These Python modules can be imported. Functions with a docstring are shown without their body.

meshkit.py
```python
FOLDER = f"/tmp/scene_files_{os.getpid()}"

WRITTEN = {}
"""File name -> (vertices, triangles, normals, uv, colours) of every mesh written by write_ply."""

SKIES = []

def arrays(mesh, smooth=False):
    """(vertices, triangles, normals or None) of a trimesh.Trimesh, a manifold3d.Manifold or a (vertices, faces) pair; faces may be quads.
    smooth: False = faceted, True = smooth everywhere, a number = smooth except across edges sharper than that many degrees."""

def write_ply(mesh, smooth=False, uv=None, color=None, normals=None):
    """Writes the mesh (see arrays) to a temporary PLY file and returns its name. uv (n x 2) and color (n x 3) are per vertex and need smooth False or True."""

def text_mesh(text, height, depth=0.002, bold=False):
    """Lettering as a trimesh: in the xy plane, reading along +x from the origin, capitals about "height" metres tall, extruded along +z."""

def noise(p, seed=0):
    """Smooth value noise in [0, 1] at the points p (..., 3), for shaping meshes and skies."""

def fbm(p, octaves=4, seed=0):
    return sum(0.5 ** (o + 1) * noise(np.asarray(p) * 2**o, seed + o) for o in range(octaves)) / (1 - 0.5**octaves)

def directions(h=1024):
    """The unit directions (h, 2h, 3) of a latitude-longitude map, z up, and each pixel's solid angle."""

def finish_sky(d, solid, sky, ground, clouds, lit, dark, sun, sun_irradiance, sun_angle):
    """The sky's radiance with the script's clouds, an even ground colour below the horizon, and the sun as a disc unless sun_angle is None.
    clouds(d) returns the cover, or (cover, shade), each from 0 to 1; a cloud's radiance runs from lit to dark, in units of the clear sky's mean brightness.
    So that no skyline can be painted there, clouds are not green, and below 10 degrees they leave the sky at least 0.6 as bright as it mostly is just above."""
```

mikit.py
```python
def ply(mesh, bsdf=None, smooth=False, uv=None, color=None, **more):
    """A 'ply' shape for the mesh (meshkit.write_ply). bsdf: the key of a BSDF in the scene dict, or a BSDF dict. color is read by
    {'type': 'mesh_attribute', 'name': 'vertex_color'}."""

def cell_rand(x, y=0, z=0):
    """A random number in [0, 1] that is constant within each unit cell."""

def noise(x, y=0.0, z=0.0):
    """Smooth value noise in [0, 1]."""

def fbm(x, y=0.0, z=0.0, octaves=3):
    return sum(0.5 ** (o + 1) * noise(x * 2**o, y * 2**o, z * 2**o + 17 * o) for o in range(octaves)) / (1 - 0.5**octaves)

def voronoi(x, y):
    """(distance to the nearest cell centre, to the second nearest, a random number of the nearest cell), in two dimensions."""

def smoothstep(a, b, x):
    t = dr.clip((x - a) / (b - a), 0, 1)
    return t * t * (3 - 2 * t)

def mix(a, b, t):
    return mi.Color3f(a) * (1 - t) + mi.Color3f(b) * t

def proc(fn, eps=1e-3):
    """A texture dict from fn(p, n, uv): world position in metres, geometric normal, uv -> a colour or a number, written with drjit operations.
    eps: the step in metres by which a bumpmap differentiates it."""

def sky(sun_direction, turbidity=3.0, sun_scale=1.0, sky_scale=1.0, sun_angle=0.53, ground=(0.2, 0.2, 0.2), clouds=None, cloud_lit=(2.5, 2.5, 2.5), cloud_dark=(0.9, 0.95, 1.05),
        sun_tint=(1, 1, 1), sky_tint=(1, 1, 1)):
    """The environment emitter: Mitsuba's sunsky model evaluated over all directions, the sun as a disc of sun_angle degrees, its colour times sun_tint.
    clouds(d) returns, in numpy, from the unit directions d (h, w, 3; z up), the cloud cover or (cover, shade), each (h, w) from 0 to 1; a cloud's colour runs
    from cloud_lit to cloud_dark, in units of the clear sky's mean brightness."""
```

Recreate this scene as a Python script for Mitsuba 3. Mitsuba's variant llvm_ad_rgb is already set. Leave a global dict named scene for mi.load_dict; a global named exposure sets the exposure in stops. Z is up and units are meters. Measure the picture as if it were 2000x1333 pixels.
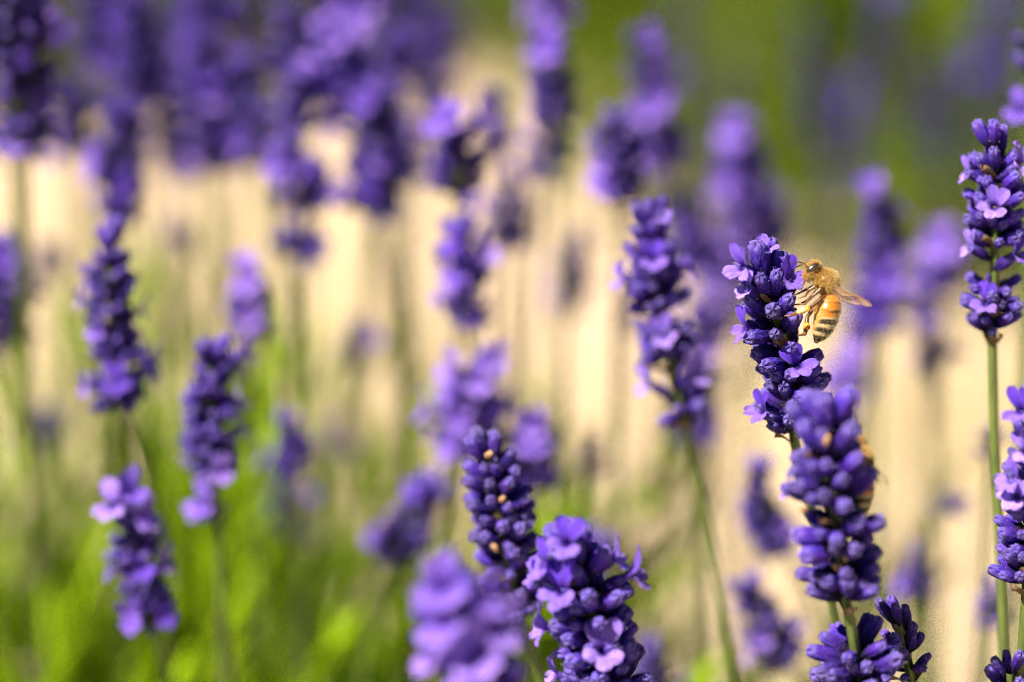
import math, random
import numpy as np
import drjit as dr
import trimesh, manifold3d
import mitsuba as mi
import mikit, meshkit
from mikit import proc, noise, fbm, smoothstep, mix

T = mi.ScalarTransform4f
scene, labels = {}, {}
RNG = np.random.default_rng(11)
MM = 0.001

# ------------------------------------------------------------------ camera, sky, exposure
PITCH = math.radians(20.0)
FOCUS = 0.45                                   # metres from the lens to the bee
K = 0.08 / 450.0                               # tangent per pixel of the 2000 px wide photograph
FWD = np.array([0, math.cos(PITCH), -math.sin(PITCH)])
RIGHT = np.array([1.0, 0, 0])
UP = np.array([0, math.sin(PITCH), math.cos(PITCH)])
EYE = -FOCUS * FWD
GROUND = -0.55
scene['camera'] = {'type': 'thinlens', 'fov': 2 * math.degrees(math.atan(1000 * K)), 'fov_axis': 'x',
                   'aperture_radius': 0.0093, 'focus_distance': FOCUS, 'near_clip': 0.02, 'far_clip': 100.0,
                   'to_world': T().look_at(origin=EYE.tolist(), target=[0, 0, 0], up=[0, 0, 1])}
SUN = np.array([-0.52, -0.33, 0.79])
scene['sky'] = mikit.sky(SUN.tolist(), turbidity=3, sky_scale=0.14, ground=(0.25, 0.21, 0.13), sun_tint=(1.0, 1.0, 1.04))
exposure = 3.25


def P(x, y, d):
    """The world point that stands at this place in the photograph, d metres before the lens."""
    return EYE + d * (FWD + (x - 1000) * K * RIGHT - (y - 666.5) * K * UP)


def px_of(p):
    q = np.asarray(p) - EYE
    d = np.dot(q, FWD)
    return 1000 + np.dot(q, RIGHT) / d / K, 666.5 - np.dot(q, UP) / d / K


# ------------------------------------------------------------------ materials
def bud_colour(p, n, uv):
    t, tone = dr.minimum(uv.y, 1.0), uv.x
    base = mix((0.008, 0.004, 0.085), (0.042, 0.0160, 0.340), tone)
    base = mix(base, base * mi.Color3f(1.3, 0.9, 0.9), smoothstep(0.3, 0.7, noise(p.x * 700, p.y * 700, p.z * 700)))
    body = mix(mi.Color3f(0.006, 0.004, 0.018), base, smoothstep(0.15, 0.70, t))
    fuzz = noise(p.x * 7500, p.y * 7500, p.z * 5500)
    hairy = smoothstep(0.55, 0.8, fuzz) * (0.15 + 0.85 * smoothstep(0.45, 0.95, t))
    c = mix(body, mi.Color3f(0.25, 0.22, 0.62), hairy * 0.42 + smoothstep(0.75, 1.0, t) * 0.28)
    return dr.select(uv.y > 1.2, mi.Color3f(0.46, 0.43, 0.68), c)


def petal_colour(p, n, uv):
    """uv.x: the tone, 0 to 5, before the point; across the lobe after it."""
    k = dr.floor(uv.x)
    t, tone, w = uv.y, k / 5, dr.abs((uv.x - k) * 2 - 1)
    c = mix((0.115, 0.055, 0.60), (0.42, 0.30, 0.92), tone)
    vein = smoothstep(0.55, 1.0, dr.cos(w * 15.0)) * smoothstep(1.0, 0.4, t)
    c = mix(c, c * mi.Color3f(0.62, 0.52, 0.86), vein * 0.75)
    c = mix(c, mi.Color3f(0.11, 0.05, 0.46), smoothstep(0.45, 0.75, noise(p.x * 900, p.y * 900, p.z * 900)) * 0.40)
    c = mix(c, mi.Color3f(0.50, 0.40, 0.78), smoothstep(0.80, 1.0, w) * 0.35)
    return mix(mi.Color3f(0.07, 0.03, 0.28), c, smoothstep(0.0, 0.30, t))


def stem_colour(p, n, uv):
    f = fbm(p.x * 900, p.y * 900, p.z * 160)
    return mix((0.045, 0.078, 0.016), (0.115, 0.160, 0.042), f)


def leaf_colour(p, n, uv):
    f = noise(p.x * 60, p.y * 60, p.z * 40)
    c = mix((0.045, 0.085, 0.004), (0.30, 0.55, 0.012), uv.x)
    return mix(c, c * mi.Color3f(1.25, 1.05, 0.9), f)


def far_leaf_colour(p, n, uv):
    f = noise(p.x * 14, p.y * 14, p.z * 14)
    c = mix((0.055, 0.105, 0.008), (0.24, 0.37, 0.024), uv.x)
    c = c * (0.65 + 0.8 * smoothstep(0.35, 0.65, noise(p.x * 9 + 3, p.y * 9, p.z * 9)))
    return mix(c, mi.Color3f(0.17, 0.22, 0.085), smoothstep(0.45, 0.8, f) * 0.5)


def bract_colour(p, n, uv):
    return mix((0.09, 0.05, 0.03), (0.17, 0.11, 0.05), noise(p.x * 900, p.y * 900, p.z * 900))


def withered_colour(p, n, uv):
    return mix((0.24, 0.13, 0.07), (0.42, 0.27, 0.16), noise(p.x * 1500, p.y * 1500, p.z * 1500))


def ground_colour(p, n, uv):
    a = fbm(p.x * 4.5, p.y * 4.5, 0.3, octaves=4)
    b = noise(p.x * 230, p.y * 230, 1.7)
    c = mix((0.355, 0.302, 0.212), (0.37, 0.307, 0.24), smoothstep(0.40, 0.62, a))
    c = mix(c, mi.Color3f(0.29, 0.255, 0.14), smoothstep(0.55, 0.75, fbm(p.x * 3 + 9, p.y * 3, 4.1)) * 0.5)
    return c * (0.94 + 0.10 * b)


def pebble_colour(p, n, uv):
    return mix((0.30, 0.25, 0.16), (0.42, 0.36, 0.26), uv.x)


def principled(col, **k):
    return {'type': 'twosided', 'b': {'type': 'principled', 'base_color': col, **k}}


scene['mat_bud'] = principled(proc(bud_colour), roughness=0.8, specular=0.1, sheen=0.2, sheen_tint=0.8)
scene['mat_petal'] = {'type': 'principledthin', 'base_color': proc(petal_colour), 'roughness': 0.5, 'diff_trans': 0.7, 'spec_trans': 0.0}
scene['mat_stem'] = principled(proc(stem_colour), roughness=0.45, specular=0.4)
scene['mat_leaf'] = {'type': 'principledthin', 'base_color': proc(leaf_colour), 'roughness': 0.5, 'diff_trans': 0.8}
scene['mat_far_leaf'] = {'type': 'principledthin', 'base_color': proc(far_leaf_colour), 'roughness': 0.6, 'diff_trans': 0.6}
scene['mat_bract'] = principled(proc(bract_colour), roughness=0.7)
scene['mat_withered'] = principled(proc(withered_colour), roughness=0.7)
scene['mat_ground'] = principled(proc(ground_colour), roughness=0.95, specular=0.1)
scene['mat_pebble'] = principled(proc(pebble_colour), roughness=0.9, specular=0.2)
VC = {'type': 'mesh_attribute', 'name': 'vertex_color'}
scene['mat_bee'] = principled(VC, roughness=0.34, specular=0.5)
scene['mat_fur'] = principled(VC, roughness=0.6, specular=0.3, sheen=0.5)
scene['mat_eye'] = principled({'type': 'rgb', 'value': [0.016, 0.009, 0.006]}, roughness=0.24, specular=0.9, clearcoat=1.0, clearcoat_gloss=0.6)
scene['mat_vein'] = principled({'type': 'rgb', 'value': [0.20, 0.09, 0.03]}, roughness=0.4)
scene['mat_pollen'] = principled({'type': 'rgb', 'value': [0.72, 0.27, 0.02]}, roughness=0.6)
scene['mat_wing'] = {'type': 'blendbsdf', 'weight': 0.32, 'a': {'type': 'thindielectric', 'int_ior': 1.5},
                     'b': principled({'type': 'rgb', 'value': [0.42, 0.33, 0.25]}, roughness=0.28, specular=0.8)}


# ------------------------------------------------------------------ small helpers
def unit(v):
    v = np.asarray(v, float)
    return v / (np.linalg.norm(v) + 1e-12)


def frame(z, y_hint):
    """3 x 3 with columns x, y, z: z along z, y as near y_hint as it can be."""
    z = unit(z)
    y = np.asarray(y_hint, float) - np.dot(y_hint, z) * z
    if np.linalg.norm(y) < 1e-6:
        y = np.cross(z, [1, 0, 0.1])
    y = unit(y)
    return np.stack([np.cross(y, z), y, z], 1)


def to_world(R, p, s=1.0):
    m = np.eye(4)
    m[:3, :3] = R * (np.asarray(s) if np.ndim(s) == 0 else np.asarray(s)[None, :])
    m[:3, 3] = p
    return T(m.tolist())


def bake(tmpl, R, p, s=1.0, tone=None):
    v, f, uv = tmpl
    v = (v * s) @ R.T + p
    if tone is not None:
        uv = np.column_stack([np.full(len(v), tone), uv[:, 1]])
    return v, f, uv


def join(parts):
    vs, fs, us, at = [], [], [], 0
    for v, f, u in parts:
        vs.append(v); fs.append(f + at); us.append(u)
        at += len(v)
    return np.vstack(vs), np.vstack(fs), np.vstack(us)


def shape(m, bsdf, smooth=True):
    return mikit.ply((m[0], m[1]), bsdf, smooth=smooth, uv=m[2])


def grid_faces(nu, nv, wrap):
    f = []
    for i in range(nv - 1):
        for j in range(nu if wrap else nu - 1):
            a, b = i * nu + j, i * nu + (j + 1) % nu
            f.append([a, b, b + nu]); f.append([a, b + nu, a + nu])
    return np.array(f)


def tube(pts, radii, sides=8, square=0.0, phase=0.0):
    pts = np.asarray(pts, float)
    t = np.gradient(pts, axis=0)
    t /= np.linalg.norm(t, axis=1, keepdims=True)
    a = np.cross(t, [0.13, -1, 0.05]); a /= np.linalg.norm(a, axis=1, keepdims=True)
    b = np.cross(t, a)
    ang = np.arange(sides) * 2 * np.pi / sides + phase
    rr = np.broadcast_to(radii, (len(pts),))[:, None] * (1 + square * np.cos(4 * ang))[None, :]
    v = pts[:, None] + rr[..., None] * (np.cos(ang)[None, :, None] * a[:, None] + np.sin(ang)[None, :, None] * b[:, None])
    uv = np.column_stack([np.tile(ang / 6.3, len(pts)), np.repeat(np.linspace(0, 1, len(pts)), sides)])
    return v.reshape(-1, 3), grid_faces(sides, len(pts), True), uv


def numbered(name):
    if name not in taken:
        taken[name] = 0
        return name
    taken[name] += 1
    return f'{name}_{taken[name]:03d}'


taken = {}


# ------------------------------------------------------------------ templates, in metres, base at the origin, growing along +z
def make_bud(sides, rings, ribs, seed, plump=1.0):
    """A lavender calyx: a ribbed woolly tube, swollen in the middle, closing in five blunt teeth."""
    r = np.random.default_rng(seed)
    prof = np.interp(np.linspace(0, 1, rings), [0, 0.1, 0.3, 0.6, 0.82, 0.93, 0.985, 1], [0.30, 0.52, 0.84, 1.0, 0.95, 0.74, 0.42, 0.0])
    zz = np.interp(np.linspace(0, 1, rings), [0, 0.1, 0.3, 0.6, 0.82, 0.93, 0.985, 1], [0, 0.1, 0.3, 0.6, 0.84, 0.96, 1.0, 0.985])
    ang = np.arange(sides) * 2 * np.pi / sides
    v, uv = [], []
    for q, z in zip(prof, zz):
        rib = 1 + ribs * np.cos(7 * ang) * math.sin(math.pi * min(1, z * 1.05))
        rad = 0.92 * plump * q * rib * (1 + r.normal(0, 0.035, sides) * (ribs > 0))
        tooth = 0.30 * np.cos(5 * ang) * max(0, z - 0.75) / 0.25 * (ribs > 0)
        v.append(np.column_stack([rad * np.cos(ang), rad * np.sin(ang), 5.0 * z + tooth + 0 * ang]))
        uv.append(np.column_stack([0.5 + 0 * ang, z + 0 * ang]))
    v = np.vstack(v)
    v[:, 0] += 0.10 * np.sin(v[:, 2] * 0.5)
    f, uv = grid_faces(sides, rings, True), np.vstack(uv)
    if ribs > 0.05:                                   # the short white wool of the calyx
        hv, hf = [], []
        c = np.array([0, 0, 1.0])
        for _ in range(60):
            i = int(r.integers(sides * (rings // 3), len(v)))
            o = unit(v[i] * [1, 1, 0] + [0, 0, 0.25 + max(0, v[i][2] - 4.0)] + r.normal(0, 0.25, 3))
            q = v[i] + r.normal(0, 0.08, 3)
            a = unit(np.cross(o, r.normal(size=3))) * 0.028
            hf.append([len(v) + len(hv), len(v) + len(hv) + 1, len(v) + len(hv) + 2])
            hv += [q - a, q + a, q + o * r.uniform(0.12, 0.28)]
        v, f, uv = np.vstack([v, hv]), np.vstack([f, hf]), np.vstack([uv, np.full((len(hv), 2), 1.5)])
    return v * MM, f, uv


BUD_HI = [make_bud(28, 14, 0.11, s, pl) for s, pl in ((1, 0.92), (2, 1.05), (3, 0.98), (4, 1.15))]
BUD_MID = [make_bud(10, 8, 0.03, s, pl) for s, pl in ((5, 1.0), (6, 1.15))]
BUD_LOW = [make_bud(6, 5, 0.0, 7, 1.15)]


def make_petal(angle, length, width, bend0, bend1, nu, nv, seed, notch=0.0, cup=0.3):
    """One lobe of the corolla, from the throat outward at this angle about the flower's axis."""
    r = np.random.default_rng(seed)
    s = 1 - (1 - np.linspace(0, 1, nv)) ** 1.5
    bend = np.radians(bend0 + (bend1 - bend0) * s ** 0.8)
    rad = 0.62 + np.concatenate([[0], np.cumsum(np.sin(bend[1:]) * np.diff(s))]) * length
    zz = 2.2 + np.concatenate([[0], np.cumsum(np.cos(bend[1:]) * np.diff(s))]) * length
    w = np.linspace(-1, 1, nu)
    half = width / 2 * (0.42 + 0.75 * s) * np.sqrt(np.clip(1.02 - s ** 3.2, 0.02, 1))
    ph = r.uniform(0, 6)
    v, uv = [], []
    for i in range(nv):
        cut = notch * np.exp(-(w / 0.3) ** 2) * max(0, s[i] - 0.6) / 0.4
        y = rad[i] - cut - 0.15 * w ** 2 * s[i] * length * 0.3
        z = zz[i] + cup * (w ** 2) * (0.3 + s[i]) * 0.8 + 0.22 * np.sin(3 * w + ph + 4 * s[i]) * s[i] + 0.10 * np.sin(7 * w + 2 * ph) * s[i] ** 2
        v.append(np.column_stack([half[i] * w, y, z]))
        uv.append(np.column_stack([(w + 1) / 2 * 0.98 + 0.01, np.full(nu, s[i])]))
    v = np.vstack(v)
    c, sn = math.cos(angle - math.pi / 2), math.sin(angle - math.pi / 2)
    v = v @ np.array([[c, sn, 0], [-sn, c, 0], [0, 0, 1]])
    return v * MM, grid_faces(nu, nv, False), np.vstack(uv)


def make_corolla(nu, nv, seed):
    """(tube, [five lobes]); the axis is +z, the upper lip stands towards +y."""
    r = np.random.default_rng(seed)
    tb = tube(np.array([[0, 0.05 * z, z] for z in np.linspace(-2.2, 2.25, 6)]) * MM, np.array([0.42, 0.45, 0.5, 0.55, 0.62, 0.66]) * MM, 10 if nu > 3 else 6)
    tb = (tb[0], tb[1], np.column_stack([np.full(len(tb[0]), 0.4), np.full(len(tb[0]), 0.12)]))
    lobes = []
    for a, ln, wd, b0, b1, nt, cp in ((90 - 27, 3.9, 3.0, 22, 66, 0.07, 0.42), (90 + 27, 3.9, 3.0, 22, 66, 0.07, 0.42),
                                      (270, 3.0, 2.7, 42, 84, 0.1, 0.15), (270 - 55, 2.8, 2.6, 42, 88, 0.0, 0.2), (270 + 55, 2.8, 2.6, 42, 88, 0.0, 0.2)):
        lobes.append(make_petal(math.radians(a + r.normal(0, 5)), ln * r.uniform(0.88, 1.12), wd * r.uniform(0.9, 1.1), b0 + r.normal(0, 6), b1 + r.normal(0, 11), nu, nv, seed * 9 + a, nt, cp))
    return tb, lobes


COR_HI = [make_corolla(9, 13, s) for s in (1, 2, 3, 4, 5)]
COR_LOW = [join([c[0]] + c[1]) for c in (make_corolla(3, 4, s) for s in (6, 7, 8))]


def make_bract(seed):
    v, f, uv = make_petal(math.pi / 2, 4.2, 3.2, 40, 62, 5, 7, seed, -0.6, 0.5)
    return v - np.array([0, 0.62, 2.2]) * MM, f, uv


BRACT = make_bract(3)


def make_withered(seed):
    m = trimesh.creation.icosphere(subdivisions=2)
    v = m.vertices * (0.5 + 0.9 * meshkit.noise(m.vertices * 1.6 + seed)[:, None]) * np.array([0.9, 0.7, 1.3])
    return v * MM, m.faces, np.column_stack([np.full(len(v), 0.5), np.full(len(v), 0.5)])


WITHERED = make_withered(4)


def make_leaf(nv=6):
    s = np.linspace(0, 1, nv)
    w = np.sin(np.pi * np.clip(s * 0.93 + 0.05, 0, 1)) ** 0.6
    v, uv = [], []
    for i in range(nv):
        for k in (-1, 0, 1):
            v.append([0.5 * k * w[i], 0.10 * s[i] ** 2 + 0.02 * abs(k) * w[i], s[i]])
            uv.append([0.5, s[i]])
    return np.array(v), grid_faces(3, nv, False), np.array(uv)


LEAF = make_leaf()


# ------------------------------------------------------------------ the setting: ground, gravel
n_ = 90
gx, gy = np.meshgrid(np.linspace(-1, 1, n_), np.linspace(-1, 1, n_))
gx, gy = np.sign(gx) * np.abs(gx) ** 2.2 * 30, 1.5 + np.sign(gy) * np.abs(gy) ** 2.2 * 30
gz = GROUND + (meshkit.fbm(np.stack([gx * 3, gy * 3, 0 * gx], -1)) - 0.5) * 0.03
gv = np.column_stack([gx.ravel(), gy.ravel(), gz.ravel()])
scene['ground'] = shape((gv, grid_faces(n_, n_, False), gv[:, :2]), 'mat_ground')
labels['ground'] = {'label': 'pale tan sandy ground between the lavender bushes', 'kind': 'structure'}


def ground_z(x, y):
    return GROUND + (meshkit.fbm(np.array([[x * 3, y * 3, 0.0]]))[0] - 0.5) * 0.03


def gravel():
    m = trimesh.creation.icosphere(subdivisions=0)
    parts = []
    for i in range(1300):
        y = RNG.uniform(0.9, 4.2); x = RNG.uniform(-0.45, 0.45) * (y + 0.5)
        s = RNG.uniform(0.0015, 0.006)
        v = m.vertices * RNG.uniform(0.6, 1.2, (12, 1)) * s * np.array([1, 1, 0.7]) + [x, y, ground_z(x, y) + s * 0.25]
        parts.append((v, m.faces, np.full((12, 2), RNG.uniform())))
    return join(parts)


scene['gravel'] = shape(gravel(), 'mat_pebble', False)
labels['gravel'] = {'label': 'small pale stones strewn over the sandy ground', 'category': 'gravel', 'kind': 'stuff'}


# ------------------------------------------------------------------ lavender flower spikes
def curve(pts, n):
    """A smooth polyline through the points."""
    from scipy.interpolate import PchipInterpolator
    pts = np.asarray(pts, float)
    s = np.concatenate([[0], np.cumsum(np.linalg.norm(np.diff(pts, axis=0), axis=1))])
    return PchipInterpolator(s, pts)(np.linspace(0, s[-1], n))


class Axis:
    def __init__(self, pts):
        self.p = curve(pts, 60) if len(pts) > 2 else np.linspace(pts[0], pts[1], 60)
        self.s = np.concatenate([[0], np.cumsum(np.linalg.norm(np.diff(self.p, axis=0), axis=1))])
        self.length = self.s[-1]

    def at(self, s):
        p = np.array([np.interp(s, self.s, self.p[:, k]) for k in range(3)])
        e = 0.002
        q = np.array([np.interp(s + e, self.s, self.p[:, k]) - np.interp(s - e, self.s, self.p[:, k]) for k in range(3)])
        if s > self.length:
            p = p + unit(self.p[-1] - self.p[-3]) * (s - self.length)
        return p, -unit(q)                       # the second: the way the spike grows, towards its top


def spike(label, pts, exit=None, r=6.0, detail='mid', segs=((0, 1),), tier=2.9, fl=(), pf=0.0, tone=0.55, seed=0, bud=1.0, withered=(), side=(), group=None,
          gap=0.0, n_bud=9, cat='flower spike', top_open=1.0, avoid=(), dim=1.0):
    """pts: the head's axis, photograph points with depths from its top to its base; exit: where its stem leaves the frame; fl: photograph points of open flowers on it."""
    key = numbered('lavender_spike')
    labels[key] = {'label': label, 'category': cat}
    if group:
        labels[key]['group'] = group
    rng = np.random.default_rng(1000 + seed * 17)
    r *= 0.90
    ax = Axis([P(*q) for q in pts])
    L = ax.length / MM
    buds, cor = [], []
    # the tiers of buds
    tiers, s, k = [], 3.0, 0
    while s < L + 0.5:
        f = s / L
        if any(a <= f <= b + 1e-6 for a, b in segs):
            tiers.append(s)
        k += 1
        s += tier + (gap if k % 2 == 0 else 0)
    for i, s in enumerate(tiers):
        c, up = ax.at(s * MM)
        starts = [a * L for a, b in segs]
        since = s - 2.6 - max([x for x in starts if x <= s + 0.01] + [0])
        tip = max(0.0, 1 - since / 9.0) if s < 15 else 0.0
        n = max(3, int(round(n_bud * (1 - 0.55 * tip))))
        tilt = math.radians(14 + 48 * (1 - tip) ** 0.8)
        reach = r * (1 - 0.45 * tip * top_open)
        size = bud * np.clip(reach / (5.0 * math.sin(tilt) + 0.9), 0.75, 1.25)
        X = frame(up, [0.3, -1, 0.2])
        ph = rng.uniform(0, 6.28)
        for j in range(n):
            az = ph + (j + rng.uniform(-0.22, 0.22)) * 2 * math.pi / n
            rad = X[:, 0] * math.cos(az) + X[:, 1] * math.sin(az)
            tl = tilt + rng.normal(0, 0.14)
            d = math.cos(tl) * up + math.sin(tl) * rad
            b0 = c + rad * 0.7 * MM + up * rng.normal(0, 0.55) * MM - up * 1.6 * MM
            sc = size * rng.uniform(0.82, 1.16)
            tipx = px_of(b0 + d * 5.0 * sc * MM)
            if rng.random() < (0.07 if detail == 'hi' else 0.14) or any(math.hypot(tipx[0] - ux, tipx[1] - uy) < ur for ux, uy, ur in avoid):
                continue
            tn = np.clip(tone + rng.normal(0, 0.22), 0, 1)
            buds.append((b0, d, up, sc, tn))
            if rng.random() < pf * (1 - 0.7 * tip):
                cor.append((b0 + d * 3.6 * sc * MM, d, up, rng.uniform(0.65, 0.9)))
    for q in fl:
        x, y = q[:2]
        sc = q[2] if len(q) > 2 else 1.0
        px = np.array([P(x, y, ax_d) for ax_d in [np.dot(ax.p[30] - EYE, FWD)]])[0]
        i = np.argmin([np.dot(px - a, UP) ** 2 + 0.02 * np.dot(px - a, RIGHT) ** 2 for a in ax.p])
        c, up = ax.at(ax.s[i])
        dd = np.dot(c - EYE, FWD)
        px = P(x, y, dd)
        lat = np.dot(px - c, RIGHT)
        rr = r * MM
        front = math.sqrt(max(rr * rr - lat * lat, 0.04 * rr * rr)) if len(q) < 4 else q[3] * rr
        px = P(x, y, dd - front * 0.9)
        d = unit(px - (c + unit(up) * -2.0 * MM))
        d = unit(d + 0.15 * UP)
        b0 = px - d * 6.0 * sc * MM
        buds.append((b0, d, up, 1.0, tone * 0.8))
        cor.append((px - d * 2.4 * MM, d, up, sc))
    rootbud = {'hi': BUD_HI, 'mid': BUD_MID, 'low': BUD_LOW}[detail]
    if detail == 'hi':
        for (b0, d, up, sc, tn) in buds:
            t = int(rng.integers(4)); q = int(np.clip(round(tn * 5), 0, 5))
            ck = ('bud', t, q)
            if ck not in cache:
                v, f, uv = rootbud[t]
                cache[ck] = shape((v, f, np.column_stack([np.full(len(v), q / 5), uv[:, 1]])), 'mat_bud')
            R = frame(d, up) @ rotz(rng.uniform(0, 6.28))
            scene[numbered(key + '__bud')] = {**cache[ck], 'to_world': to_world(R, b0, (sc, sc, sc * 1.0))}
        for (b0, d, up, sc) in cor:
            fk = numbered(key + '__flower')
            w = int(rng.integers(5)); q = int(rng.integers(4))
            roll = rng.normal(0, 0.22)
            M = to_world(frame(d, up + 0.001) @ rotz(roll), b0, sc * 0.9)
            for i, (name, m) in enumerate([('', COR_HI[w][0])] + [('__petal', lobe) for lobe in COR_HI[w][1]]):
                ck = ('cor', id(m), q)
                if ck not in cache:
                    cache[ck] = shape((m[0], m[1], m[2] + [q + (2 if i > 2 else 0), 0]), 'mat_petal')
                scene[numbered(fk + name) if name else fk] = {**cache[ck], 'to_world': M}
        for a, b in segs:                                                  # papery bracts under the whorls
            for s in np.arange(a * L + 6, b * L + 0.1, 6.5).tolist() + [b * L]:
                c, up = ax.at(s * MM)
                X = frame(up, [0.3, -1, 0.2])
                for az in rng.uniform(0, 1.5) + np.array([0, math.pi]):
                    rad = X[:, 0] * math.cos(az) + X[:, 1] * math.sin(az)
                    ck = ('bract',)
                    if ck not in cache:
                        cache[ck] = shape(BRACT, 'mat_bract')
                    scene[numbered(key + '__bract')] = {**cache[ck], 'to_world': to_world(frame(up, rad), c - up * 2.6 * MM + rad * 0.5 * MM, 0.95)}
    else:
        m = join([bake(rootbud[int(rng.integers(len(rootbud)))], frame(d, up) @ rotz(rng.uniform(0, 6.28)), b0, sc, tn * dim) for b0, d, up, sc, tn in buds])
        scene[key + '__buds'] = shape(m, 'mat_bud')
        labels[key + '__buds'] = {'kind': 'stuff'}
        for (b0, d, up, sc) in cor:
            m = bake(COR_LOW[int(rng.integers(3))], frame(d, up + 0.001), b0, sc, int(rng.integers(3 if tone >= 0.7 else 1, 6)) + 0.5)
            scene[numbered(key + '__flower')] = shape(m, 'mat_petal')
    for (x, y) in withered:
        i = np.argmin([np.dot(P(x, y, np.dot(a - EYE, FWD)) - a, UP) ** 2 for a in ax.p])
        dd = np.dot(ax.p[i] - EYE, FWD) - 0.72 * r * MM
        wk = numbered(key + '__withered_flower')
        scene[wk] = shape(bake(WITHERED, frame(rng.normal(size=3), UP), P(x, y, dd), 0.68), 'mat_withered')
        labels[wk] = {'label': 'withered peach coloured flower among the buds'}
    # the stem: from inside the head's top down to the ground
    pts3 = [ax.at(4 * MM)[0]] + [ax.p[i] for i in (20, 40, 59)]
    if exit is not None:
        pts3 += [P(*e) for e in (exit if isinstance(exit[0], (tuple, list)) else [exit])]
    last = pts3[-1]
    go = unit(pts3[-1] - pts3[-2])
    go = unit(go * np.array([0.6, 0.6, 1]) + [0, 0.0, -0.25])
    h = last[2] - (GROUND + 0.0)
    steps = 4 if h > 0.05 else 2
    for k in range(1, steps + 1):
        go = unit(go + [0, 0, -0.35])
        pts3.append(pts3[-1] + go * (h / steps / max(-go[2], 0.2)))
    n = 40
    pp = curve(pts3, n)
    rad = np.linspace(0.78, 1.05, n) * MM * (0.95 if detail == 'hi' else 0.9)
    scene[key + '__stem'] = shape(tube(pp, rad, 12 if detail == 'hi' else 6, 0.12 if detail == 'hi' else 0.0), 'mat_stem')
    return key, ax


def rotz(a):
    return np.array([[math.cos(a), -math.sin(a), 0], [math.sin(a), math.cos(a), 0], [0, 0, 1.0]])


cache = {}

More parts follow.
